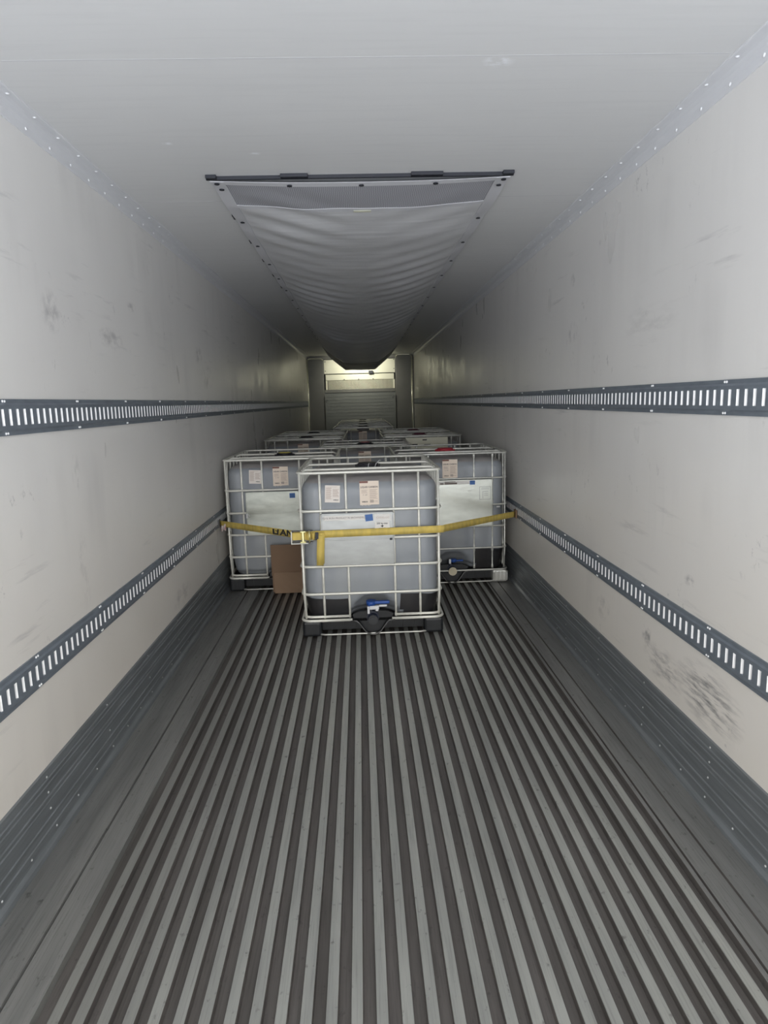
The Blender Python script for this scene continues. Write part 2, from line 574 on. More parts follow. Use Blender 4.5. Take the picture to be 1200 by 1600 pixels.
# ------------------------------------------------------------------ structure: floor
def build_floor():
    bm = bmesh.new()
    prof = []      # (x, z, material of the segment that follows)
    D = -0.024
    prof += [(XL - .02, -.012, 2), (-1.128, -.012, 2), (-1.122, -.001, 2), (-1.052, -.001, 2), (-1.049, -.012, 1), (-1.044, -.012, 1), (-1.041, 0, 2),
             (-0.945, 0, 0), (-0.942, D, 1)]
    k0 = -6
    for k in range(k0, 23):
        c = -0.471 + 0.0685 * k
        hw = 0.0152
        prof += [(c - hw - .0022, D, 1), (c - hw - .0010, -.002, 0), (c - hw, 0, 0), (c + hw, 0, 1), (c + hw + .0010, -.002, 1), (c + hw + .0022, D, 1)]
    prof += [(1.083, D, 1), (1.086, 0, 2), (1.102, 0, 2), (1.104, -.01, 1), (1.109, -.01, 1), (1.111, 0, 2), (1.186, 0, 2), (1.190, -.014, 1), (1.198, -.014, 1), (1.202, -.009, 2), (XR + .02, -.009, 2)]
    ya, yb = Y0, Y1 + .1
    ys = [ya + (yb - ya) * i / 6 for i in range(7)]
    cols = [[bm.verts.new((x, y, z)) for y in ys] for x, z, _ in prof]
    for i in range(len(prof) - 1):
        for j in range(6):
            f = bm.faces.new((cols[i][j], cols[i + 1][j], cols[i + 1][j + 1], cols[i][j + 1]))
            f.material_index = prof[i][2]
    # slab under the profile so that the floor is solid
    box(bm, XL - .02, XR + .02, ya, yb, -0.12, -0.03, 1)
    return struct('floor', mesh('floor', bm, [M_ridge, M_groove, M_flat], recalc=False), 'ribbed aluminium trailer floor with lengthwise ridges and dark grooves')


floor_o = build_floor()

# ------------------------------------------------------------------ structure: walls, ceiling
bm = bmesh.new()
box(bm, XL - .06, XL, Y0, Y1 + .1, -.1, ZC + .06)
struct('wall_left', mesh('wall_left', bm, M_wall_l), 'white scuffed liner wall on the left')
bm = bmesh.new()
box(bm, XR, XR + .06, Y0, Y1 + .1, -.1, ZC + .06)
struct('wall_right', mesh('wall_right', bm, M_wall_r), 'white scuffed liner wall on the right')
bm = bmesh.new()
box(bm, XL, XR, Y0, Y1 + .1, ZC, ZC + .06)
struct('ceiling', mesh('ceiling', bm, M_ceil), 'white fibreglass liner ceiling with faint crosswise seams')
bm = bmesh.new()
box(bm, XL, XR, Y1, Y1 + .1, 0, ZC)
struct('wall_front', mesh('wall_front', bm, M_bulk2), 'grey front wall of the trailer behind the bulkhead')
n = 1
for y in (2.36, 3.88, 5.4, 6.92, 8.44, 9.96):
    bm = bmesh.new()
    box(bm, XL + .07, XR - .07, y, y + .007, ZC - .0002, ZC + .004)
    struct('trim_%d' % n, mesh('ceiling_seam', bm, M_seam), 'faint crosswise seam strip of the ceiling liner')
    n += 1


def rivet_mesh(r, h, m, name='rivet'):
    bm = bmesh.new()
    N = 8
    top = bm.verts.new((0, 0, h))
    r1 = [bm.verts.new((r * cos(2 * pi * k / N), r * sin(2 * pi * k / N), 0)) for k in range(N)]
    r2 = [bm.verts.new((.7 * r * cos(2 * pi * k / N), .7 * r * sin(2 * pi * k / N), h * .75)) for k in range(N)]
    for k in range(N):
        k2 = (k + 1) % N
        f = bm.faces.new((r1[k], r1[k2], r2[k2], r2[k]))
        f.smooth = True
        f = bm.faces.new((r2[k], r2[k2], top))
        f.smooth = True
    return mesh(name, bm, m)


def rivets(parent, name, proto, spots):
    """spots: list of (loc, axis). nearest 100 as parts, the rest one stuff part"""
    spots = sorted(spots, key=lambda s: s[0][1])
    for loc, ax in spots[:100]:
        q = Vector((0, 0, 1)).rotation_difference(Vector(ax))
        o = bpy.data.objects.new(name, proto)
        COL.objects.link(o)
        o.parent = parent
        o.location = loc
        o.rotation_euler = q.to_euler()
    if len(spots) > 100:
        bm = bmesh.new()
        for loc, ax in spots[100:]:
            q = Vector((0, 0, 1)).rotation_difference(Vector(ax)).to_matrix().to_4x4()
            mt = Matrix.Translation(loc) @ q
            k = len(bm.verts)
            bm.from_mesh(proto)
            bm.verts.ensure_lookup_table()
            for v in bm.verts[k:]:
                v.co = mt @ v.co
        obj(name, mesh(name, bm, proto.materials[0]), parent, kind='stuff')


RV = rivet_mesh(.0078, .0035, M_rivet)
RVS = rivet_mesh(.0050, .003, mat('dull_rivet_head', (0.62, 0.63, 0.64), 0.3, 0.3))


def sweepY(bm, prof, ya, yb, seg=1, mi=0, smooth=False):
    ys = [ya + (yb - ya) * i / seg for i in range(seg + 1)]
    cols = [[bm.verts.new((x, y, z)) for y in ys] for x, z in prof]
    for i in range(len(prof) - 1):
        for j in range(seg):
            f = bm.faces.new((cols[i][j], cols[i + 1][j], cols[i + 1][j + 1], cols[i][j + 1]))
            f.material_index = mi
            f.smooth = smooth


# cornices between walls and ceiling
for side, X, s, tn in (('left', XL, 1, 7), ('right', XR, -1, 8)):
    bm = bmesh.new()
    prof = [(X, 2.672), (X + s * .004, 2.673), (X + s * .0055, 2.682), (X + s * .007, 2.702), (X + s * .014, 2.716), (X + s * .028, 2.725), (X + s * .040, 2.7275),
            (X + s * .062, 2.7285), (X + s * .066, 2.731), (X + s * .0665, ZC + .002), (X, ZC + .002)]
    sweepY(bm, prof + [prof[0]], Y0, Y1, 1, smooth=False)
    c = struct('trim_%d' % tn, mesh('cornice', bm, M_cornice), 'riveted white corner moulding between the %s wall and the ceiling' % side)
    sp = []
    y = -.4
    while y < 15:
        sp.append(((X + s * .0065, y + (0 if side == 'left' else .105), 2.692), (s, 0, 0.1)))
        sp.append(((X + s * .048, y - .009, 2.7275), (0, 0, -1)))
        y += .1985
    rivets(c, 'rivet', RV, [q for q in sp if q[0][1] > 1.5])

# kick plates along the floor
for side, X, s in (('left', XL, 1), ('right', XR, -1)):
    bm = bmesh.new()
    prof = [(X, -.02)]
    prof += [(X + s * .030, -.012), (X + s * .026, .004), (X + s * .014, .016), (X + s * .012, .024)]
    z = .03
    ribs = (.052, .092, .155, .176, .222, .243)
    for zr in ribs:
        prof += [(X + s * .011, zr - .007), (X + s * .0145, zr - .003), (X + s * .0145, zr + .003), (X + s * .011, zr + .007)]
    prof += [(X + s * .011, .268), (X + s * .009, .280), (X, .282)]
    sweepY(bm, prof + [prof[0]], Y0, Y1, 1)
    b_ = struct('baseboard_' + side, mesh('kick_plate', bm, M_scuff), 'dark ribbed aluminium kick plate at the foot of the %s wall' % side)
    sp = []
    for k in range(0, 80):
        y = 1.57 + .2 * k + (0.015 if side == 'left' else 0)
        sp.append(((X + s * .0115, y, .033), (s, 0, 0)))
    for k in range(0, 24):
        y = 1.745 + .6075 * k
        sp.append(((X + s * .0115, y, .256), (s, 0, 0)))
        sp.append(((X + s * .0115, y + .003, .126), (s, 0, 0)))
    sp.append(((X + s * .0115, 2.352, .194), (s, 0, 0)))
    rivets(b_, 'rivet', RVS, sp)


# ------------------------------------------------------------------ slotted cargo rails
def build_rail(side, upper):
    X, s = (XL, 1) if side == 'left' else (XR, -1)
    z0, z1 = (1.545, 1.673) if upper else ((.600, .729))
    zc = (z0 + z1) / 2
    ph = 2.402 if side == 'left' else 2.2055          # a slot centre
    if not upper:
        ph += .021
    pitch = .0508
    ya, yb = Y0 + .02, Y1 - .14
    face = X + s * .013
    back = X + s * .0005
    sh, sw = .0290, .0088                             # half height, half width of a slot
    bm = bmesh.new()

    def quad(p, mi=0):
        f = bm.faces.new([bm.verts.new(v) for v in p])
        f.material_index = mi
    # upper and lower flanges with a rolled line
    for sg in (1, -1):
        e = zc + sg * (z1 - z0) / 2
        pr = [(X, e), (X + s * .006, e), (X + s * .0065, e - sg * .015), (X + s * .009, e - sg * .017), (face, e - sg * .0215), (face, zc + sg * sh)]
        ys = (ya, yb)
        for (xa, za), (xb, zb) in zip(pr, pr[1:]):
            quad(((xa, ya, za), (xb, ya, zb), (xb, yb, zb), (xa, yb, za)))
    # slots
    n0 = math.ceil((ya + .03 - ph) / pitch)
    n1 = math.floor((yb - .03 - ph) / pitch)
    yprev = ya
    for k in range(n0, n1 + 1):
        yc = ph + k * pitch
        a, b = yc - sw, yc + sw
        quad(((face, yprev, zc - sh), (face, a, zc - sh), (face, a, zc + sh), (face, yprev, zc + sh)))
        # cup behind the slot
        quad(((face, a, zc - sh), (back, a, zc - sh), (back, a, zc + sh), (face, a, zc + sh)), 0)
        quad(((face, b, zc - sh), (back, b - .007, zc - sh), (back, b - .007, zc + sh), (face, b, zc + sh)), 1)
        quad(((back, a, zc - sh), (back, b - .007, zc - sh), (back, b - .007, zc + sh), (back, a, zc + sh)), 1)
        quad(((face, a, zc + sh), (back, a, zc + sh), (back, b - .007, zc + sh), (face, b, zc + sh)), 0)
        quad(((face, a, zc - sh), (back, a, zc - sh), (back, b - .007, zc - sh), (face, b, zc - sh)), 0)
        yprev = b
    quad(((face, yprev, zc - sh), (face, yb, zc - sh), (face, yb, zc + sh), (face, yprev, zc + sh)))
    for y in (ya, yb):
        quad(((X, y, z0), (X + s * .006, y, z0), (face, y, z0 + .0215), (face, y, z1 - .0215), (X + s * .006, y, z1), (X, y, z1)))
    bmesh.ops.remove_doubles(bm, verts=bm.verts, dist=1e-5)
    pos = 'upper' if upper else 'lower'
    o = obj('cargo_rail', mesh('cargo_rail', bm, [M_rail, M_slot]),
            label='%s slotted steel cargo rail running along the %s wall' % (pos, side))
    o['category'] = 'rail'
    o['group'] = 'slotted cargo rails on the side walls'
    y = (2.377 if side == 'left' else 2.400) + (0 if upper else .02)
    sp = []
    while y < 15:
        for sg in (1, -1):
            e = zc + sg * ((z1 - z0) / 2 - .008)
            sp.append(((X + s * .0062, y - .006, e), (s, 0, 0)))
            sp.append(((X + s * .0062, y + .008, e), (s, 0, 0)))
        y += .6096
    sc = rivet_mesh(.0052, .0035, M_rivet, 'screw')
    rivets(o, 'screw', sc, sp[:100])


for side in ('left', 'right'):
    for up in (True, False):
        build_rail(side, up)


# ------------------------------------------------------------------ totes
W, DP = 1.0, 1.2        # footprint, front face at local y = 0, x from 0 to 1


def ring_pts(z, inset, rad, ns=26, nc=7, recess=True):
    """rounded rectangle outline of the bottle, counter-clockwise, starting on the front"""
    x0, x1, y0, y1 = inset, W - inset, inset, DP - inset
    r = max(rad, .005)
    pts = []

    def line(a, b, n):
        for i in range(n):
            t = i / n
            pts.append([a[0] + (b[0] - a[0]) * t, a[1] + (b[1] - a[1]) * t])

    def arc(cx, cy, a0, n):
        for i in range(n):
            a = a0 + (pi / 2) * i / n
            pts.append([cx + r * cos(a), cy + r * sin(a)])
    line((x0 + r, y0), (x1 - r, y0), ns)
    arc(x1 - r, y0 + r, -pi / 2, nc)
    line((x1, y0 + r), (x1, y1 - r), ns)
    arc(x1 - r, y1 - r, 0, nc)
    line((x1 - r, y1), (x0 + r, y1), ns)
    arc(x0 + r, y1 - r, pi / 2, nc)
    line((x0, y1 - r), (x0, y0 + r), ns)
    arc(x0 + r, y0 + r, pi, nc)
    out = []
    for x, y in pts:
        if recess and y < .2:
            d = sqrt(((x - .51) / .165) ** 2 + (max(z - .13, 0) / .165) ** 2)
            if d < 1:
                y += .13 * (1 - d * d) ** .6
        # belly between the cage bars
        if y < .2:
            y -= .005 * sin(pi * ((z - .30) / .2 % 1)) ** 2
            for xa, xb in ((.03, .163), (.163, .34), (.34, .664), (.664, .838), (.838, .97)):
                if xa <= x < xb:
                    y -= .009 * sin(pi * (x - xa) / (xb - xa)) ** .7
        out.append(Vector((x, y, z)))
    return out


def bottle_mesh():
    bm = bmesh.new()
    lv = []
    for i in range(5):
        a = (pi / 2) * i / 4
        lv.append((.125 + .05 * (1 - cos(a)), .055 + .05 * (1 - sin(a))))
    z = .175
    while z < 1.03:
        lv.append((z, .030 if z > .3 else .030 + .02 * (.3 - z) / .125))
        z += .0245
    for i in range(7):
        a = (pi / 2) * i / 6
        lv.append((1.035 + .083 * sin(a), .030 + .115 * (1 - cos(a))))
    rings = []
    for z, ins in lv:
        rings.append([bm.verts.new(p) for p in ring_pts(z, ins, .10)])
    n = len(rings[0])
    for A, B in zip(rings, rings[1:]):
        for k in range(n):
            bm.faces.new((A[k], A[(k + 1) % n], B[(k + 1) % n], B[k])).smooth = True
    bm.faces.new(rings[-1])
    bm.faces.new(list(reversed(rings[0])))
    cyl(bm, (.5, .42, 1.11), (0, 0, 1), .10, .035, 24)
    return mesh('bottle', bm, M_bottle, recalc=True)


def tray_mesh(right_only, half):
    bm = bmesh.new()
    zs = [.128 + i * .0215 for i in range(8)]
    if right_only:
        zs = [.128 + i * .0245 for i in range(8)]
    rings = []
    for z in zs:
        ins = (.030 + .02 * (.3 - z) / .125 if z < .3 else .03) - .006
        rings.append(ring_pts(z, ins, .10, recess=False))
    vs = {}

    def V(i, k):
        if (i, k) not in vs:
            p = rings[i][k].copy()
            if i == len(rings) - 1:
                p.z += -.012 * sin((p.x - .05) * 7)
            vs[(i, k)] = bm.verts.new(p)
        return vs[(i, k)]
    n = len(rings[0])
    for i in range(len(rings) - 1):
        for k in range(n):
            k2 = (k + 1) % n
            a, b = rings[i][k], rings[i][k2]
            if max(a.y, b.y) < .2:
                if (.345 < a.x < .69 or .345 < b.x < .69):
                    continue
            elif max(a.y, b.y) > .65:
                continue
            if (min(a.x, b.x) > .5) != (half == 'r'):
                continue
            bm.faces.new((V(i, k), V(i, k2), V(i + 1, k2), V(i + 1, k))).smooth = True
    shell(bm, .003)
    return mesh('base_tray', bm, M_tray, recalc=False)


def ring_path(z, ins, rad=.06, nc=6, zf=None):
    x0, x1, y0, y1 = ins, W - ins, ins, DP - ins
    pts = []
    for cx, cy, a0 in ((x1 - rad, y0 + rad, -pi / 2), (x1 - rad, y1 - rad, 0), (x0 + rad, y1 - rad, pi / 2), (x0 + rad, y0 + rad, pi)):
        for i in range(nc + 1):
            a = a0 + (pi / 2) * i / nc
            pts.append((cx + rad * cos(a), cy + rad * sin(a), z))
    return pts


def cage_mesh(style, xs, rings, m):
    bm = bmesh.new()
    r = .0098 if style == 'A' else .0082
    for z in rings[1:]:
        tube(bm, ring_path(z, .010), r, True, 8)
    # doubled lower hoop
    zt = rings[0]
    # front bars of the lower hoop stop at the valve opening in style A
    tube(bm, ring_path(zt - .012, .004), r * 1.05, True, 8) if style == 'B' else None
    if style == 'A':
        p = ring_path(zt - .012, .004)
        # open path: start right of the valve, run round, end left of it
        tube(bm, [(.635, .004, zt - .012)] + p + [(.355, .004, zt - .012)], r * 1.05, False, 8)
        p = ring_path(zt + .012, .018)
        tube(bm, [(.655, .018, zt + .012)] + p + [(.335, .018, zt + .012)], r, False, 8)
    zb = rings[0]

    def vert(x, y, inn):
        dx, dy = inn
        if style == 'A':
            pts, rr = [], []
            zs = [zb] + [q for z in rings[1:-1] for q in (z - .05, z, z + .05)] + [rings[-1]]
            for z in zs:
                hit = any(abs(z - q) < .02 for q in rings)
                off = .006 if hit else -.002
                pts.append((x + dx * off, y + dy * off, z))
                rr.append(r * (.85 if hit else 1.0))
            tube(bm, pts, rr, False, 6)
        else:
            pts, rr = [], []
            for a, b in zip(rings, rings[1:]):
                for t, q in ((0.0, 1.35), (.12, 1.3), (.2, .85), (.8, .85), (.88, 1.3)):
                    pts.append((x + dx * .004, y + dy * .004, a + (b - a) * t))
                    rr.append(r * q)
            pts.append((x, y, rings[-1]))
            rr.append(r * 1.35)
            tube(bm, pts, rr, False, 6)
    for x in xs:
        vert(x, .016, (0, 1))
        vert(x, DP - .016, (0, -1))
    for y in (.14, .30, .46, .62, .78, .94, 1.08):
        vert(.016, y, (1, 0))
        vert(W - .016, y, (-1, 0))
    for x, y in ((.026, .026), (W - .026, .026), (.026, DP - .026), (W - .026, DP - .026)):
        dx, dy = (1 if x < .5 else -1), (1 if y < .5 else -1)
        zmid = [(x, y, z) for z in (rings[-1], .30)]
        tube(bm, zmid + [(x + dx * .006, y + dy * .004, zb)], r, False, 6)
    return mesh('cage', bm, m)


def plate_mesh(x0, x1, z0, z1, m, crease=True, y=-.004):
    bm = bmesh.new()
    box(bm, x0, x1, y - .0015, y + .0015, z0, z1)
    # rolled border
    t = .008
    for a in (x0, x1 - t):
        box(bm, a, a + t, y - .0075, y + .0015, z0, z1, bev=.0015)
    for a in (z0, z1 - t):
        box(bm, x0, x1, y - .0075, y + .0015, a, a + t, bev=.0015)
    if crease:
        zc = (z0 + z1) / 2
        box(bm, x0 + .01, x1 - .01, y - .0040, y + .001, zc - .006, zc + .006, bev=.0015)
        for a in (x0 + .020, x1 - .024):
            box(bm, a, a + .003, y - .0034, y + .001, z0 + .012, z1 - .012)
    return mesh('nameplate', bm, m)


def pallet_mesh(kind):
    bm = bmesh.new()
    # deck, skids
    box(bm, .02, W - .02, .03, DP - .02, .098, .118, 1)
    for x0, x1 in ((.045, .12), (.44, .56), (.88, .955)):
        box(bm, x0, x1, .06, DP - .05, .004, .03, 1)
    for x0 in (.44,):
        for y0 in (.35, DP - .18):
            box(bm, x0, x0 + .12, y0, y0 + .12, .02, .10, 1)
    box(bm, .10, .90, DP - .05, DP - .03, .01, .10, 1)
    for k in range(9):
        box(bm, .12 + k * .085, .204 + k * .085, .085, .100, .022, .098, 1)
    return mesh('pallet_deck', bm, [M_void, M_blackpl])


def foot_mesh(kind):
    bm = bmesh.new()
    box(bm, 0, .135, 0, .135, .001, .112, bev=.018)
    if kind == 'metal':
        for k in range(4):
            box(bm, .012 + k * .030, .024 + k * .030, -.004, .01, .012, .10, bev=.003)
            box(bm, -.004, .01, .012 + k * .030, .024 + k * .030, .012, .10, bev=.003)
    else:
        for k in range(3):
            box(bm, .03 + k * .034, .034 + k * .034, -.002, .01, .012, .10)
    return mesh('corner_foot', bm, M_foil if kind == 'metal' else M_blackpl)


def runner_mesh():
    bm = bmesh.new()
    tube(bm, [(.128, .012, .017), (.16, .008, .013), (.84, .008, .012), (.875, .012, .016)], .0065, False, 8)
    return mesh('bottom_runner', bm, M_cage2)


def vstrap_mesh():
    bm = bmesh.new()
    pts = [(.345, .0, .112), (.385, -.002, .110), (.402, -.003, .096), (.445, -.004, .034), (.465, -.004, .018), (.49, -.004, .010), (.51, -.004, .010),
           (.535, -.004, .018), (.555, -.004, .034), (.598, -.003, .096), (.615, -.002, .110), (.655, 0, .112)]
    strip(bm, pts, (0, 1, 0), .022, .007)
    return mesh('valve_guard_strap', bm, M_steel)


def pocket_mesh():
    bm = bmesh.new()
    prof = [(.352, .150), (.362, .108), (.40, .10), (.452, .022), (.50, .012), (.548, .022), (.60, .10), (.638, .108), (.652, .150), (.60, .172), (.50, .178), (.40, .172)]
    f1 = [bm.verts.new((x, .012, z)) for x, z in prof]
    f2 = [bm.verts.new((.5 + (x - .5) * .9, .10, .03 + (z - .03) * .9)) for x, z in prof]
    bm.faces.new(f2)
    n = len(prof)
    for k in range(n):
        bm.faces.new((f1[k], f1[(k + 1) % n], f2[(k + 1) % n], f2[k]))
    # front web, recessed
    f3 = [bm.verts.new((.5 + (x - .5) * .97, .03, .1 + (z - .1) * .97)) for x, z in prof]
    bm.faces.new(f3)
    return mesh('valve_pocket', bm, M_blackpl)


def valve_mesh():
    bm = bmesh.new()
    cyl(bm, (.50, .11, .125), (0, -1, 0), .032, .13, 24)
    cyl(bm, (.50, .05, .125), (0, -1, 0), .045, .03, 24)
    cyl(bm, (.49, .045, .12), (0, 0, 1), .024, .088, 16)
    return bm


def lever_mesh(kind):
    bm = bmesh.new()
    if kind == 'A':
        cyl(bm, (.49, .030, .215), (0, 0, 1), .034, .030, 20)
        box(bm, .49, .62, .010, .040, .222, .243, bev=.006)
        box(bm, .475, .50, -.002, .02, .205, .235, bev=.004)
    else:
        cyl(bm, (.515, .030, .195), (0, 0, 1), .028, .026, 20)
        box(bm, .515, .60, .012, .036, .200, .214, bev=.004)
    return mesh('lever', bm, M_blue)


def valvecap_mesh(m, r):
    bm = bmesh.new()
    cyl(bm, (.50, -.018, .122), (0, -1, 0), r, .018, 28)
    cyl(bm, (.50, -.036, .122), (0, -1, 0), r * .72, .004, 28)
    return mesh('outlet_cap', bm, m)


def cap_mesh(m):
    bm = bmesh.new()
    cyl(bm, (.5, .42, 1.142), (0, 0, 1), .088, .030, 36)
    cyl(bm, (.5, .42, 1.170), (0, 0, 1), .078, .016, 36, r2=.070)
    for k in range(12):
        a = 2 * pi * k / 12
        c = Vector((.5 + .086 * cos(a), .42 + .086 * sin(a), 1.146))
        cyl(bm, c, (0, 0, 1), .007, .028, 6)
    return mesh('filler_lid', bm, m)


def crossbar_mesh(y, m):
    bm = bmesh.new()
    tube(bm, [(.03, y, 1.150), (.06, y, 1.166), (.94, y, 1.166), (.97, y, 1.150)], .0095, False, 8, flat=1.3)
    return mesh('top_crossbar', bm, m)


RINGS_A = [.130, .309, .507, .700, .898, 1.160]
RINGS_B = [.132, .320, .516, .708, .945, 1.162]
XS_A = (.163, .340, .664, .838)
XS_B = (.140, .300, .700, .862)
ME = dict(
    bottle=bottle_mesh(), trayA_l=tray_mesh(False, 'l'), trayA_r=tray_mesh(False, 'r'), trayR_r=tray_mesh(True, 'r'),
    cageA=cage_mesh('A', XS_A, RINGS_A, M_cage), cageB=cage_mesh('B', XS_B, RINGS_B, M_cage2),
    deck=pallet_mesh('p'), footp=foot_mesh('plastic'), footm=foot_mesh('metal'), runner=runner_mesh(), vstrap=vstrap_mesh(), pocket=pocket_mesh(),
    valve=mesh('valve_body', valve_mesh(), M_navy), leverA=lever_mesh('A'), leverB=lever_mesh('B'),
    vcapk=valvecap_mesh(M_dkcap, .034), vcapc=valvecap_mesh(M_cream, .037),
    cap_k=cap_mesh(M_cap_k), cap_r=cap_mesh(M_cap_r), cap_m=cap_mesh(M_cap_m),
    plateA=plate_mesh(.163, .663, .516, .882, M_zinc), plateL=plate_mesh(.192, .690, .512, .884, M_zinc3),
    plateR=plate_mesh(.300, .858, .523, .934, M_zinc2, crease=False),
)
for st, mm in (('A', M_cage), ('B', M_cage2)):
    ME['bar1' + st] = crossbar_mesh(.18, mm)
    ME['bar2' + st] = crossbar_mesh(.56, mm)


def quadmesh(name, x0, x1, z0, z1, y, m, th=.0012, tilt=0.0, ragged=False):
    bm = bmesh.new()
    box(bm, x0, x1, y - th, y, z0, z1)
    if tilt:
        c = Vector(((x0 + x1) / 2, y, (z0 + z1) / 2))
        bmesh.ops.rotate(bm, verts=bm.verts, cent=c, matrix=Matrix.Rotation(tilt, 3, 'Y'))
    return mesh(name, bm, m)


def label_small():
    """paper label with two columns of small print and a mark in the corner"""
    bm = bmesh.new()
    w_, h_ = .103, .118
    box(bm, -w_ / 2, w_ / 2, -.0012, 0, -h_ / 2, h_ / 2)
    return mesh('paper_label', bm, M_label2), w_, h_


def print_mesh(rows, m, y=-.0018):
    bm = bmesh.new()
    for x0, x1, z0, z1 in rows:
        box(bm, x0, x1, y, y + .0006, z0, z1)
    return mesh('printing', bm, m)


def small_rows():
    R = []
    for k in range(13):
        z = .040 - k * .0062
        R.append((-.044, -.006 - (k % 3) * .003, z, z + .0026))
    for k in range(9):
        z = .030 - k * .0062
        R.append((.002, .044 - (k * 7 % 4) * .003, z, z + .0026))
    R.append((-.044, .03, .048, .0495))
    return R


def big_rows():
    R = []
    for k in range(4):
        z = .020 - k * .0065
        R.append((-.054, -.012 - (k * 5 % 3) * .004, z, z + .0024))
    for k in range(11):
        z = .024 - k * .0063
        R.append((.002, .056 - (k * 7 % 5) * .003, z, z + .0024))
    for k in range(2):
        z = -.062 + k * .007
        R.append((.026, .056, z, z + .002))
    return R


ME['lab1'], _, _ = label_small()
ME['lab1p'] = print_mesh(small_rows(), M_inkl)
ME['lab1m'] = text_mesh('WECO', .011, M_inkd, bold=.0004)
bm = bmesh.new()
box(bm, -.066, .066, -.0012, 0, -.080, .084)
for k in range(7):
    x = -.064 + k * .011
    box(bm, x, x + .007, -.0012, 0, -.080 - .003 * (k % 2 + 1), -.078)
ME['lab2'] = mesh('paper_label', bm, M_label)
ME['lab2p'] = print_mesh(big_rows(), M_inkl)
ME['lab2h'] = print_mesh([(-.066, -.008, .070, .083)], M_maroon)
ME['lab2c'] = print_mesh([(.004 + i * .0042, .0062 + i * .0042, -.066, -.046) for i in range(6)], M_ink)
ME['lab2t'] = text_mesh('LIQUID CARBON', .0155, M_ink, bold=.0005)
ME['lab2m'] = text_mesh('WECO', .013, M_inkd, bold=.0005)
ME['lab2q'] = text_mesh('25  1000', .009, M_ink)


def put_label(root, which, x, z, y=.0145, tilt=0.0, text=True):
    base = obj('product_label' if which == 2 else 'instruction_label', ME['lab%d' % which], root, (x, y, z), (0, tilt, 0),
               label='cream product label with a maroon header and small print' if which == 2 else 'white instruction label with two columns of small print')
    if which == 2:
        obj('printing', ME['lab2p'], base)
        obj('header_block', ME['lab2h'], base, label='maroon header block')
        obj('code_square', ME['lab2c'], base)
        if text:
            for key, loc in (('lab2t', (0, -.0014, .042)), ('lab2m', (-.032, -.0014, -.060)), ('lab2q', (-.030, -.0014, -.012))):
                obj('lettering', ME[key], base, loc, (pi / 2, 0, 0))
    else:
        obj('printing', ME['lab1p'], base)
        if text:
            obj('lettering', ME['lab1m'], base, (.024, -.0014, -.042), (pi / 2, 0, 0))
    return base


def make_tote(x, y, style, label, cap='k', front=True, feet='p', tray=None, lever=None, vcap=None, plate=None, rot=0.0, lab=True):
    t = thing('liquid_tote', label, 'tote', (x, y, 0), (0, 0, rot), 'caged liquid totes standing in the trailer')
    obj('bottle', ME['bottle'], t)
    obj('cage', ME['cage' + style], t, label='galvanised tube cage')
    obj('top_crossbar', ME['bar1' + style], t)
    obj('top_crossbar', ME['bar2' + style], t)
    obj('filler_lid', ME['cap_' + cap], t, label={'k': 'black', 'r': 'red', 'm': 'maroon'}[cap] + ' filler lid')
    obj('pallet_deck', ME['deck'], t)
    f = ME['foot' + feet]
    for (a, b, r) in ((0.003, 0.003, 0), (W - .003, 0.003, pi / 2), (W - .003, DP - .003, pi), (.003, DP - .003, -pi / 2)):
        obj('corner_foot', f, t, (a, b, 0), (0, 0, r))
    obj('bottom_runner', ME['runner'], t)
    obj('valve_guard_strap', ME['vstrap'], t)
    obj('valve_pocket', ME['pocket'], t)
    v = obj('outlet_valve', ME['valve'], t)
    obj('lever', ME['lever' + (lever or style)], v, label='blue valve lever')
    obj('outlet_cap', ME['vcap' + (vcap or 'k')], v, label='cream outlet cap' if vcap == 'c' else 'charcoal outlet cap')
    if tray:
        for h in ('l', 'r') if tray == 'A' else ('r',):
            obj('base_tray', ME['tray%s_%s' % (tray, h)], t, label='black tray panel wrapped around the foot of the bottle')
    if plate:
        obj('nameplate', ME['plate' + plate], t, label='zinc sheet nameplate')
    if lab:
        put_label(t, 2, .501 if style == 'A' else .49, 1.012 if style == 'A' else 1.03)
    return t


# floor positions (local origin = front left corner of the pallet)
C1 = make_tote(-.454, 4.463, 'A', 'liquid tote nearest the camera with the yellow strap across its front', tray='A', plate='A', vcap='k')
L1 = make_tote(-1.204, 5.700, 'A', 'liquid tote by the left wall behind the brown cardboard sheet', plate='L')
R1 = make_tote(.279, 5.700, 'B', 'liquid tote with a red lid and cream outlet cap by the right wall', cap='r', tray='R', plate='R', feet='m', vcap='c')
C2 = make_tote(-.452, 6.94, 'B', 'middle tote seen between the backs of the two wall-side totes behind the nearest tote')
L2 = make_tote(-1.200, 8.18, 'B', 'second tote along the left wall, directly beyond the cardboard-fronted one', plate=None)
R2 = make_tote(.262, 8.18, 'B', 'right-wall tote with a white board below its top hoop, lid maroon', cap='m')
L3 = make_tote(-1.190, 9.44, 'B', 'third and farthest tote along the left wall')
R3 = make_tote(.282, 9.44, 'B', 'third and farthest tote along the right wall, maroon lid', cap='m')
far = ['front tote of the single file at the far end, its label showing',
       'second tote from the front in the far single file',
       'third tote from the front in the far single file',
       'last tote of the far single file, closest to the grey bulkhead']
for i in range(4):
    make_tote(-.452 + (0.0, .01, .0, .012)[i], 10.66 + 1.28 * i, 'B', far[i], lab=(i == 0))
for o in list(COL.objects):
    if o.name.startswith('liquid_tote') and o.location.y > 8:
        o.scale.z = 1.045 if o.location.y > 10 else 1.02
# labels of single totes
put_label(C1, 1, .249, 1.014, tilt=.05)
put_label(L1, 1, .281, 1.014, tilt=.04)
# R1 label sits off centre already at .49; C2/L2 fine

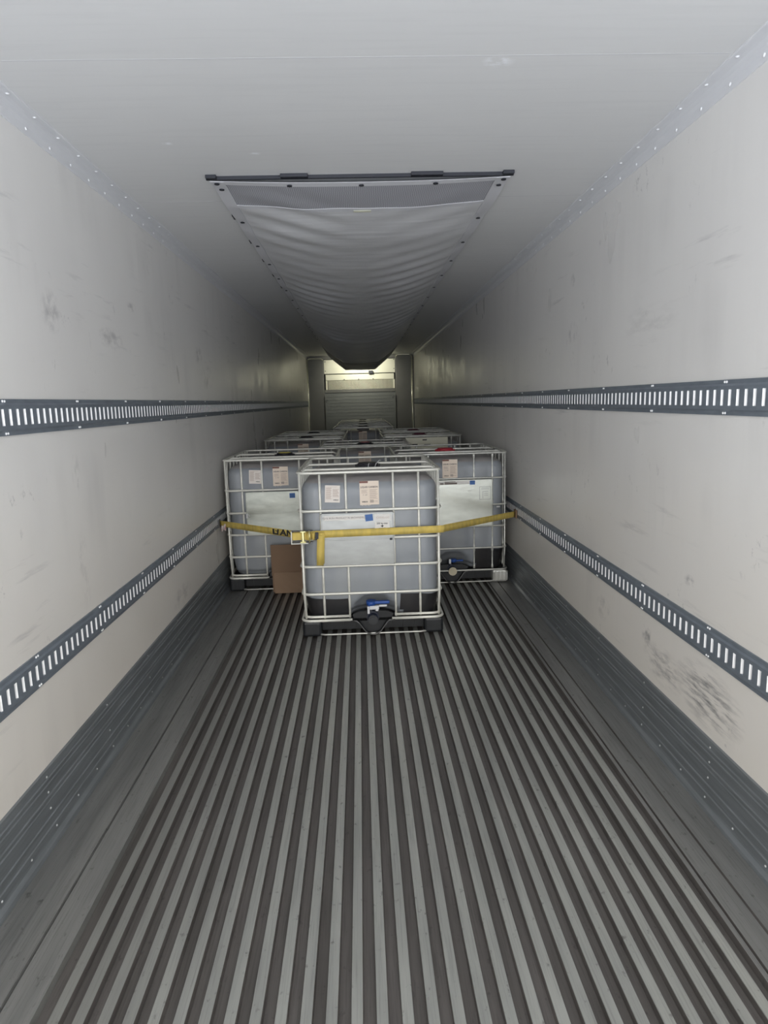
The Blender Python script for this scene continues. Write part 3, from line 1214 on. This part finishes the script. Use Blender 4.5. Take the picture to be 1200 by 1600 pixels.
# seal wire on the lid of the nearest tote
bm = bmesh.new()
tube(bm, [(.545, .30, 1.150), (.56, .32, 1.185), (.585, .36, 1.205), (.60, .40, 1.200), (.59, .42, 1.190)], .0022, False, 6)
tube(bm, [(.50, .30, 1.150), (.505, .315, 1.180), (.51, .33, 1.19)], .0022, False, 6)
obj('seal_wire', mesh('seal_wire', bm, M_whitepl), C1, label='thin white seal wire over the lid')
# white bracket below the lever
bm = bmesh.new()
box(bm, .462, .478, -.012, .03, .160, .212, bev=.003)
box(bm, .478, .545, -.004, .02, .188, .214, bev=.003)
box(bm, .520, .540, -.010, .02, .178, .200, bev=.003)
box(bm, .545, .60, .002, .02, .205, .218, bev=.003)
obj('lever_lock', mesh('lever_lock', bm, M_whitepl), C1, label='white lever lock under the blue lever')
bm = bmesh.new()
box(bm, .470, .490, -.004, .02, .185, .225, bev=.004)
obj('lever_lock', mesh('lever_lock', bm, M_whitepl), R1, label='white lever lock')
# sticker details on lids
bm = bmesh.new()
cyl(bm, (.5, .42, 1.186), (0, 0, 1), .055, .004, 24)
obj('lid_sticker', mesh('lid_sticker', bm, M_yellow), L1, label='yellow sticker on the black lid')
bm = bmesh.new()
cyl(bm, (.5, .42, 1.186), (0, 0, 1), .050, .004, 24)
obj('lid_sticker', mesh('lid_sticker', bm, M_pink), C2, label='pink sticker on the black lid')

# nearest tote: stickers and tape on the nameplate
s_ = obj('sticker', quadmesh('sticker', .180, .462, .832, .866, -.0055, M_labelw), C1, label='white sticker strip with one line of print')
obj('lettering', text_mesh('TOTE RUSH PRODUCT IN BROWNSVILLE', .0165, M_ink), s_, (.325, -.0070, .848), (pi / 2, 0, 0))
obj('blue_tape', quadmesh('blue_tape', .468, .520, .822, .868, -.0075, M_tape, tilt=-.1), C1, label='piece of blue tape')
s_ = obj('sticker', quadmesh('sticker', .530, .646, .820, .868, -.0055, M_labelw), C1, label='plain white sticker beside the blue tape')
obj('lettering', text_mesh('CXXX) CO', .018, M_inkl), s_, (.588, -.0070, .843), (pi / 2, 0, 0))
s_ = obj('sticker', quadmesh('sticker', .532, .634, .752, .817, -.0055, M_labelw), C1, label='white weight limit sticker with a down arrow')
obj('lettering', text_mesh('200 kg max', .0165, M_inkd, bold=.0003), s_, (.583, -.0070, .803), (pi / 2, 0, 0))
bm = bmesh.new()
box(bm, .563, .603, -.0072, -.0066, .755, .767)
box(bm, .580, .586, -.0072, -.0066, .780, .794)
v = [bm.verts.new(p) for p in ((.571, -.0070, .787), (.595, -.0070, .787), (.583, -.0070, .775))]
bm.faces.new(v)
box(bm, .560, .606, -.0072, -.0066, .769, .771)
obj('arrow_mark', mesh('arrow_mark', bm, M_inkd), s_)
bm = bmesh.new()
box(bm, .632, .650, -.009, -.005, .684, .700, bev=.002)
obj('plate_stud', mesh('plate_stud', bm, M_black), C1, label='small black stud on the nameplate')
# left tote
obj('blue_tape', quadmesh('blue_tape', .572, .620, .824, .866, -.0065, M_tape), L1, label='piece of blue tape')
bm = bmesh.new()
box(bm, .188, .206, -.012, -.004, .655, .700, bev=.004)
tube(bm, [(.206, -.006, .694), (.216, -.010, .676), (.214, -.01, .66)], .0025, False, 6)
obj('plate_clip', mesh('plate_clip', bm, M_whitepl), L1, label='white wire clip at the edge of the nameplate')
# right tote
s_ = obj('sticker', quadmesh('sticker', .32, .557, .895, .926, -.0055, M_labelw), R1, label='white sticker strip with grey print')
obj('printing', print_mesh([(.40, .430, .898, .910), (.44, .548, .898, .912), (.44, .535, .917, .922)], M_ink, y=-.0074), s_)
obj('sticker', quadmesh('sticker', .558, .660, .896, .930, -.0055, M_labelw), R1, label='plain white sticker')
obj('blue_tape', quadmesh('blue_tape', .660, .706, .890, .932, -.0062, M_tape), R1, label='piece of blue tape')
bm = bmesh.new()
for a, b, c, d in ((.745, .845, .755, .759), (.745, .845, .866, .870), (.745, .749, .755, .870), (.841, .845, .755, .870),
                   (.772, .822, .824, .828), (.772, .776, .765, .826), (.785, .820, .790, .794), (.785, .820, .806, .810), (.760, .830, .846, .850), (.760, .825, .856, .859)):
    box(bm, a, b, -.0062, -.0045, c, d)
obj('stamped_frame', mesh('stamped_frame', bm, M_zinc), R1, label='square frame stamped into the zinc plate')
bm = bmesh.new()
box(bm, .895, .925, -.008, -.002, .682, .694, bev=.002)
obj('cage_tag', mesh('cage_tag', bm, M_whitepl), R1, label='tiny white tag under the cage bar')
obj('white_board', quadmesh('white_board', .30, .815, .985, 1.150, -.004, M_evap, th=.004), R2, label='off-white board fixed under the top hoop')
obj('printing', print_mesh([(.50, .555, 1.115, 1.128), (.33, .44, 1.06, 1.075), (.52, .60, 1.06, 1.07)], M_inkd, y=-.0090), R2)
# cream seam of the dark band on the nearest tote is part of its bottle

# ------------------------------------------------------------------ cardboard
cb = thing('cardboard_sheet', 'brown folded cardboard leaning on the left tote, half hidden by the nearest tote', 'cardboard', (-.813, 5.600, 0))
bm = bmesh.new()
N = 8
box(bm, 0, .335, .030, .038, .150, .425, bev=.0015)
box(bm, .004, .331, .044, .051, .155, .420)
obj('upper_panel', mesh('upper_panel', bm, M_card), cb)
bm = bmesh.new()
vs = [bm.verts.new(p) for p in ((.018, .022, .178), (.335, .022, .181), (.335, -.012, .004), (.024, -.012, .002),
                                (.018, .027, .178), (.335, .027, .181), (.335, -.006, .004), (.024, -.006, .002))]
for f in ((0, 1, 2, 3), (7, 6, 5, 4), (0, 4, 5, 1), (1, 5, 6, 2), (2, 6, 7, 3), (3, 7, 4, 0)):
    bm.faces.new([vs[i] for i in f])
bmesh.ops.subdivide_edges(bm, edges=list(bm.edges), cuts=5, use_grid_fill=True)
for v in bm.verts:
    v.co.y += .004 * sin(v.co.x * 21 + v.co.z * 37) * (1 if v.co.z > .02 else 0)
obj('folded_flap', mesh('folded_flap', bm, M_cardlt), cb, label='lighter folded cardboard flap')
bm = bmesh.new()
box(bm, .004, .331, .034, .040, .002, .16)
obj('rear_flap', mesh('rear_flap', bm, M_card), cb)

# ------------------------------------------------------------------ ratchet strap
st = thing('ratchet_strap', 'yellow ratchet strap stretched from wall to wall across the nearest tote', 'strap', (0, 0, 0))
fy = 4.463 - .016
P = [(-1.221, 5.585, .637), (-1.20, 5.560, .640), (-.474, fy + .045, .738), (-.458, fy + .012, .739), (-.445, fy, .740)]
P += [(-.454 + q, fy, .740 + .011 * q) for q in (.05, .15, .3, .45, .6, .75, .9, .97)]
P += [(.548, fy + .006, .751), (.560, fy + .03, .750), (1.290, 5.565, .637), (1.318, 5.60, .633)]
bm = bmesh.new()
strip(bm, P, (0, 0, 1), .050, .003)
obj('webbing', mesh('webbing', bm, M_strap), st, label='dirty yellow webbing')
bm = bmesh.new()
tx = -.454 + .158
tp = [(tx + .004, fy - .006, .757), (tx + .004, fy - .014, .745), (tx + .002, fy - .016, .70), (tx - .003, fy - .014, .62), (tx - .006, fy - .012, .540)]
strip(bm, tp, (1, 0, 0), .050, .006)
tp2 = [(tx + .002, fy - .020, .742), (tx - .001, fy - .023, .69), (tx - .006, fy - .021, .62), (tx - .010, fy - .019, .528)]
strip(bm, tp2, (1, 0, 0), .047, .004)
obj('loose_tail', mesh('loose_tail', bm, M_strap), st, label='loose end of the webbing hanging down')
# ratchet
rb = obj('ratchet_buckle', None, st, (-.454 + .045, fy - .012, .735))
bm = bmesh.new()
for z in (-.040, .036):
    box(bm, -.085, .060, -.022, .012, z, z + .004, bev=.0015)
bm2 = bm
obj('side_plates', mesh('side_plates', bm2, M_steel), rb)
bm = bmesh.new()
box(bm, -.086, -.079, -.028, .010, -.050, .040, bev=.002)
box(bm, -.079, .03, -.024, -.019, -.050, -.044, bev=.0015)
obj('release_frame', mesh('release_frame', bm, M_cage), rb, label='pale steel frame of the buckle')
bm = bmesh.new()
box(bm, -.012, .006, -.040, -.020, -.034, .034, bev=.004)
for z in (-.042, .030):
    box(bm, -.024, .018, -.038, -.022, z, z + .012, bev=.004)
tube(bm, [(.040, -.03, -.042), (.040, -.03, .042)], .0045, False, 8)
obj('handle', mesh('handle', bm, M_buckle), rb, label='bright yellow zinc handle')
bm = bmesh.new()
box(bm, -.078, .030, -.004, .000, -.025, .026)
tube(bm, [(.035, -.012, -.024), (.035, -.012, .024)], .016, False, 14)
tube(bm, [(.064, -.008, -.024), (.064, -.008, .024)], .010, False, 12)
obj('wound_webbing', mesh('wound_webbing', bm, M_strap), rb)
bm = bmesh.new()
box(bm, .078, .100, -.012, -.004, -.022, .026, bev=.002)
box(bm, .060, .110, -.010, -.004, -.030, -.024)
obj('black_web_end', mesh('black_web_end', bm, M_black), rb)
# printed letters on the left run of the strap
a, b = Vector((-1.20, 5.560, .640)), Vector((-.474, fy + .045, .738))
d = (b - a).normalized()
ang = math.atan2(d.y, d.x)
tilt = math.asin(d.z)
nrm = Vector((d.y, -d.x, 0)).normalized()


up = nrm.cross(d)


def on_strap2(name, me, t):
    p = a + (b - a) * t + nrm * .0022
    o = obj(name, me, st, p)
    m = Matrix((d, up, nrm)).transposed()
    o.rotation_euler = m.to_euler()
    o.scale = (2.3, 1, 1)
    return o


on_strap2('lettering', text_mesh('AN', .060, M_black, bold=.0020, shear=.12), .905)
bm = bmesh.new()
for pts in (((-.030, -.020), (-.016, -.020), (-.016, .020), (-.030, .020)), ((-.016, -.020), (.010, -.020), (.010, -.010), (-.016, -.010)),
            ((.000, -.010), (.010, -.010), (.016, .020), (.004, .020)), ((-.010, .008), (-.002, .002), (.002, .008), (-.006, .014))):
    vs = [bm.verts.new((x, y, 0)) for x, y in pts]
    bm.faces.new(vs)
obj_ = on_strap2('printed_mark', mesh('printed_mark', bm, M_black), .79)
# end fittings and warning tag
bm = bmesh.new()
box(bm, -1.2315, -1.222, 5.555, 5.625, .605, .672, bev=.003)
obj('end_fitting', mesh('end_fitting', bm, M_steel), st)
bm = bmesh.new()
strip(bm, [(-1.214, 5.578, .620), (-1.19, 5.545, .617), (-1.155, 5.49, .622)], (0, 0.1, 1), .058, .003)
strip(bm, [(-1.214, 5.574, .598), (-1.195, 5.545, .600)], (0, 0.1, 1), .05, .003)
obj('warning_tag', mesh('warning_tag', bm, M_tag), st, label='crumpled pale warning tag at the left end')
bm = bmesh.new()
box(bm, 1.314, 1.3275, 5.565, 5.640, .600, .672, bev=.003)
obj('end_fitting', mesh('end_fitting', bm, M_card), st, label='rusty brown end fitting')

# ------------------------------------------------------------------ air chute
ch = thing('air_chute', 'long grey fabric air chute slung under the ceiling', 'air duct', (0, 0, 0))
CX0, CX1 = -.700, .790
CYA, CYB = 3.50, 15.30


def sag(Y):
    pts = ((3.5, .022), (3.9, .050), (4.4, .085), (5, .10), (6, .125), (7, .15), (8, .185), (9, .225), (10, .275), (10.7, .275), (11.5, .30), (13, .34), (15.62, .375))
    for (a, sa), (b, sb) in zip(pts, pts[1:]):
        if Y <= b:
            t = (Y - a) / (b - a)
            t = t * t * (3 - 2 * t) if False else t
            return sa + (sb - sa) * t
    return pts[-1][1]


def chute_z(u, Y):
    s_ = sag(Y)
    e0 = abs(2 * u - 1)
    prof = (1 - e0 ** 2.6)
    trap = 1.0 if e0 < .45 else (1 - (e0 - .45) / .42 * .68 if e0 < .87 else .32 * (1 - e0) / .13)
    k = min(max((Y - 11) / 3, 0), 1)
    prof = prof * (1 - k) + trap * k
    z = ZC - .010 - s_ * prof
    # scallops of the side hem between grommets
    k = abs(sin(pi * (Y - 3.62) / .604))
    z -= .010 * k * (abs(2 * u - 1) ** 4)
    amp = min(1, (Y - 3.5) / .6)
    # diagonal folds radiating from the grommets
    e = abs(2 * u - 1)
    side = -1 if u < .5 else 1
    z += .006 * amp * e ** 1.2 * (1 - e) * 4 * sin(2 * pi * ((Y - 3.62) / .302 - 1.7 * (1 - e))) * (1 + .6 * sin(Y * 2.3 + side))
    z += .0028 * amp * prof * sin(Y * 7.1 + 2.3 * sin(u * 5 + Y)) * sin(Y * 1.9 + 3 * u)
    if Y > 9.5:
        z += .010 * prof * sin(Y * 9.0 + sin(u * 9))
    return z


def chute_part(u0, u1, y0, y1, nu, ny, m, dz=0.0, th=.002):
    bm = bmesh.new()
    g = []
    for j in range(ny + 1):
        Y = y0 + (y1 - y0) * j / ny
        row = []
        for i in range(nu + 1):
            u = u0 + (u1 - u0) * i / nu
            row.append(bm.verts.new((CX0 + (CX1 - CX0) * u, Y, chute_z(u, Y) + dz)))
        g.append(row)
    for j in range(ny):
        for i in range(nu):
            bm.faces.new((g[j][i], g[j][i + 1], g[j + 1][i + 1], g[j + 1][i])).smooth = True
    shell(bm, th)
    return mesh('chute', bm, m, recalc=False)


obj('fabric', chute_part(0, 1, 3.86, CYB, 44, 420, M_chute), ch)
obj('end_sleeve', chute_part(0.005, .995, 13.1, CYB + .01, 44, 60, M_sleeve, -.005), ch, label='darker sleeve at the far end')
obj('mesh_panel', chute_part(0.0, 1, 3.52, 3.87, 44, 16, M_net), ch, label='darker netting strip at the near end')
obj('front_hem', chute_part(0, 1, 3.495, 3.545, 44, 3, M_hem, -.002), ch, label='white hem along the near edge')
obj('netting_hem', chute_part(0.03, .97, 3.855, 3.90, 44, 3, M_hem, -.0025), ch)
obj('side_hem', chute_part(0, .046, 3.50, 12, 4, 260, M_hem, -.003), ch)
obj('side_hem', chute_part(.954, 1, 3.50, 12, 4, 260, M_hem, -.003), ch)
# grommets
bm = bmesh.new()
cyl(bm, (0, 0, -.002), (0, 0, 1), .013, .004, 12)
gm = mesh('grommet', bm, M_black)
spots = []
for k in range(0, 14):
    Y = 3.62 + .604 * k
    for u in (.023, .977):
        spots.append((u, Y))
spots += [(.02, 3.522), (.98, 3.522), (.26, 3.522), (.5, 3.522), (.75, 3.522)]
for u, Y in spots:
    obj('grommet', gm, ch, (CX0 + (CX1 - CX0) * u, Y, chute_z(u, Y) - .007))
# black wedges standing in for the shaded gaps between hem and ceiling
bm = bmesh.new()
v = [bm.verts.new(p) for p in ((-.004, -.05, 0), (.016, .03, 0), (-.006, .035, 0), (-.004, -.05, .008), (.016, .03, .008), (-.006, .035, .008))]
for f in ((0, 1, 2), (5, 4, 3), (0, 3, 4, 1), (1, 4, 5, 2), (2, 5, 3, 0)):
    bm.faces.new([v[i] for i in f])
gap_me = mesh('gap_shade_wedge', bm, M_black)
for k in range(1, 6):
    Y = 3.60 + .604 * k
    obj('gap_shade_wedge', gap_me, ch, (CX0 - .006, Y - .03, ZC - .013))
# tag
s_ = obj('maker_tag', None, ch, (CX0 + (CX1 - CX0) * .5 + .005, 3.885, chute_z(.5, 3.885) - .006))
bm = bmesh.new()
box(bm, -.048, .048, -.012, .018, -.001, .001)
obj('tag_cloth', mesh('tag_cloth', bm, M_evap), s_)
# mounting rail with brackets
bm = bmesh.new()
box(bm, CX0 - .014, CX1 + .012, 3.478, 3.492, ZC - .016, ZC)
obj('mounting_rail', mesh('mounting_rail', bm, M_black), ch, label='thin dark steel bar holding the near edge')
for x0, x1 in ((-.712, -.660), (-.350, -.216), (.290, .448), (.745, .800)):
    bm = bmesh.new()
    box(bm, x0, x1, 3.452, 3.488, ZC - .016, ZC, bev=.002)
    obj('mounting_bracket', mesh('mounting_bracket', bm, M_black), ch)

# ------------------------------------------------------------------ bulkhead and evaporator at the far end
bk = thing('front_bulkhead', 'grey ribbed sheet metal bulkhead between the two boxed side ducts', 'bulkhead', (0, 0, 0))
for x0, x1, zt, sd in ((XL + .014, -.838, 2.66, 'left'), (.893, XR - .05, 2.715, 'right')):
    sdt = thing('side_duct', 'tall grey boxed side duct standing at the far %s of the bulkhead' % sd, 'duct', ((x0 + x1) / 2, 16.36, 0), group='boxed side ducts at the far end')
    x0 -= sdt.location.x
    x1 -= sdt.location.x
    bm = bmesh.new()
    box(bm, x0, x1, -.06, Y1 - 16.36, 0, zt, bev=.012)
    obj('casing', mesh('casing', bm, M_bulk2), sdt)
    bm = bmesh.new()
    xe = x0 if sd == 'left' else x1
    tube(bm, [(xe, -.065, 0.02), (xe, -.065, zt - .02)], .022, False, 10)
    obj('edge_trim', mesh('edge_trim', bm, M_trim), sdt, label='bright rounded metal edge')
    bm = bmesh.new()
    pts = [(x0 + .01, zt - .03), (x0 + .06, zt + .012), (x1 - .06, zt + .012), (x1 - .01, zt - .03)]
    tube(bm, [(x, -.065, z) for x, z in pts], .018, False, 8)
    obj('top_cap', mesh('top_cap', bm, M_trim), sdt, label='bright metal cap')
bm = bmesh.new()
box(bm, -.836, .891, 16.34, Y1, 0, 1.925)
for k in range(24):
    z = .05 + k * .078
    box(bm, -.80, .86, 16.334, 16.342, z, z + .006)
obj('return_air_panel', mesh('return_air_panel', bm, M_bulk), bk, label='grey ribbed lower panel')
bm = bmesh.new()
box(bm, -.835, .890, 16.320, 16.35, 1.86, 1.932, bev=.004)
obj('top_rail', mesh('top_rail', bm, M_bulk2), bk)
for x in (-.825, .880):
    bm = bmesh.new()
    box(bm, x - .006, x + .006, 16.27, 16.31, 0, 1.79, bev=.003)
    obj('guide_post', mesh('guide_post', bm, M_bulk2), bk)
for x, z in ((-.79, 1.66), (.84, 1.72)):
    bm = bmesh.new()
    pts = [(x + .025 * cos(a * .6), 16.28, z + .025 * sin(a * .6)) for a in range(9)]
    tube(bm, pts, .006, False, 6)
    obj('lashing_ring', mesh('lashing_ring', bm, M_black), bk)
ev = thing('evaporator_cover', 'cream evaporator cover with a slatted grille above the bulkhead', 'evaporator', (0, 0, 0))
bm = bmesh.new()
box(bm, -.834, .889, 16.38, Y1, 1.935, 2.66)
obj('back_panel', mesh('back_panel', bm, M_void), ev)
bm = bmesh.new()
box(bm, -.83, .885, 16.33, 16.38, 2.312, 2.64, bev=.004)
obj('upper_panel', mesh('upper_panel', bm, M_evap), ev)
bm = bmesh.new()
box(bm, -.80, .86, 16.335, 16.38, 2.155, 2.292, bev=.008)
obj('middle_panel', mesh('middle_panel', bm, M_evap), ev)
bm = bmesh.new()
k = 0
x = -.735
while x < .82:
    box(bm, x, x + .015, 16.345, 16.375, 1.936, 2.150)
    x += .030
box(bm, -.80, -.755, 16.345, 16.378, 1.936, 2.15)
box(bm, .825, .875, 16.345, 16.378, 1.936, 2.15)
obj('grille', mesh('grille', bm, M_fin), ev)
for x, z in ((-.80, 2.60), (-.80, 2.38), (.86, 2.62), (.86, 2.40), (0, 2.17), (-.35, 2.17), (.35, 2.17)):
    obj('screw', rivet_mesh(.012, .006, M_black, 'screw'), ev, (x, 16.328, z), (pi / 2, 0, 0))
bm = bmesh.new()
box(bm, .245, .350, 16.26, 16.33, 2.295, 2.365, bev=.004)
obj('drain_block', mesh('drain_block', bm, M_black), ev)

# lamp added beyond the chute end to brighten the evaporator cover
lp = thing('added_lamp', 'small added lamp under the ceiling that brightens the evaporator cover', 'lamp', (.05, 15.46, ZC - .075))
bm = bmesh.new()
box(bm, -.05, .05, -.03, .03, .060, .075, bev=.003)
tube(bm, [(0, 0, .065), (0, 0, .02)], .010, False, 10)
obj('bracket', mesh('bracket', bm, M_black), lp)
bm = bmesh.new()
cyl(bm, (0, -.045, .018), (0, 1, -.38), .050, .07, 24, r2=.062)
obj('housing', mesh('housing', bm, M_black), lp)
M_lamp = mat('added_lamp_lens', (.9, .9, .8), .4, emit=((1.0, 0.97, 0.75), 6.0))
bm = bmesh.new()
cyl(bm, (0, .0205, -.007), (0, 1, -.38), .055, .004, 24)
obj('lens', mesh('lens', bm, M_lamp), lp)
sl = bpy.data.lights.new('added_lamp_light', 'SPOT')
sl.energy = 19
sl.color = (1.0, 0.97, 0.84)
sl.spot_size = radians(118)
sl.spot_blend = 0.5
sl.shadow_soft_size = .05
so = bpy.data.objects.new('added_lamp_light', sl)
COL.objects.link(so)
so.parent = lp
so.location = (0, .04, -.015)
so.rotation_euler = Vector((0, 1, -.42)).to_track_quat('-Z', 'Y').to_euler()
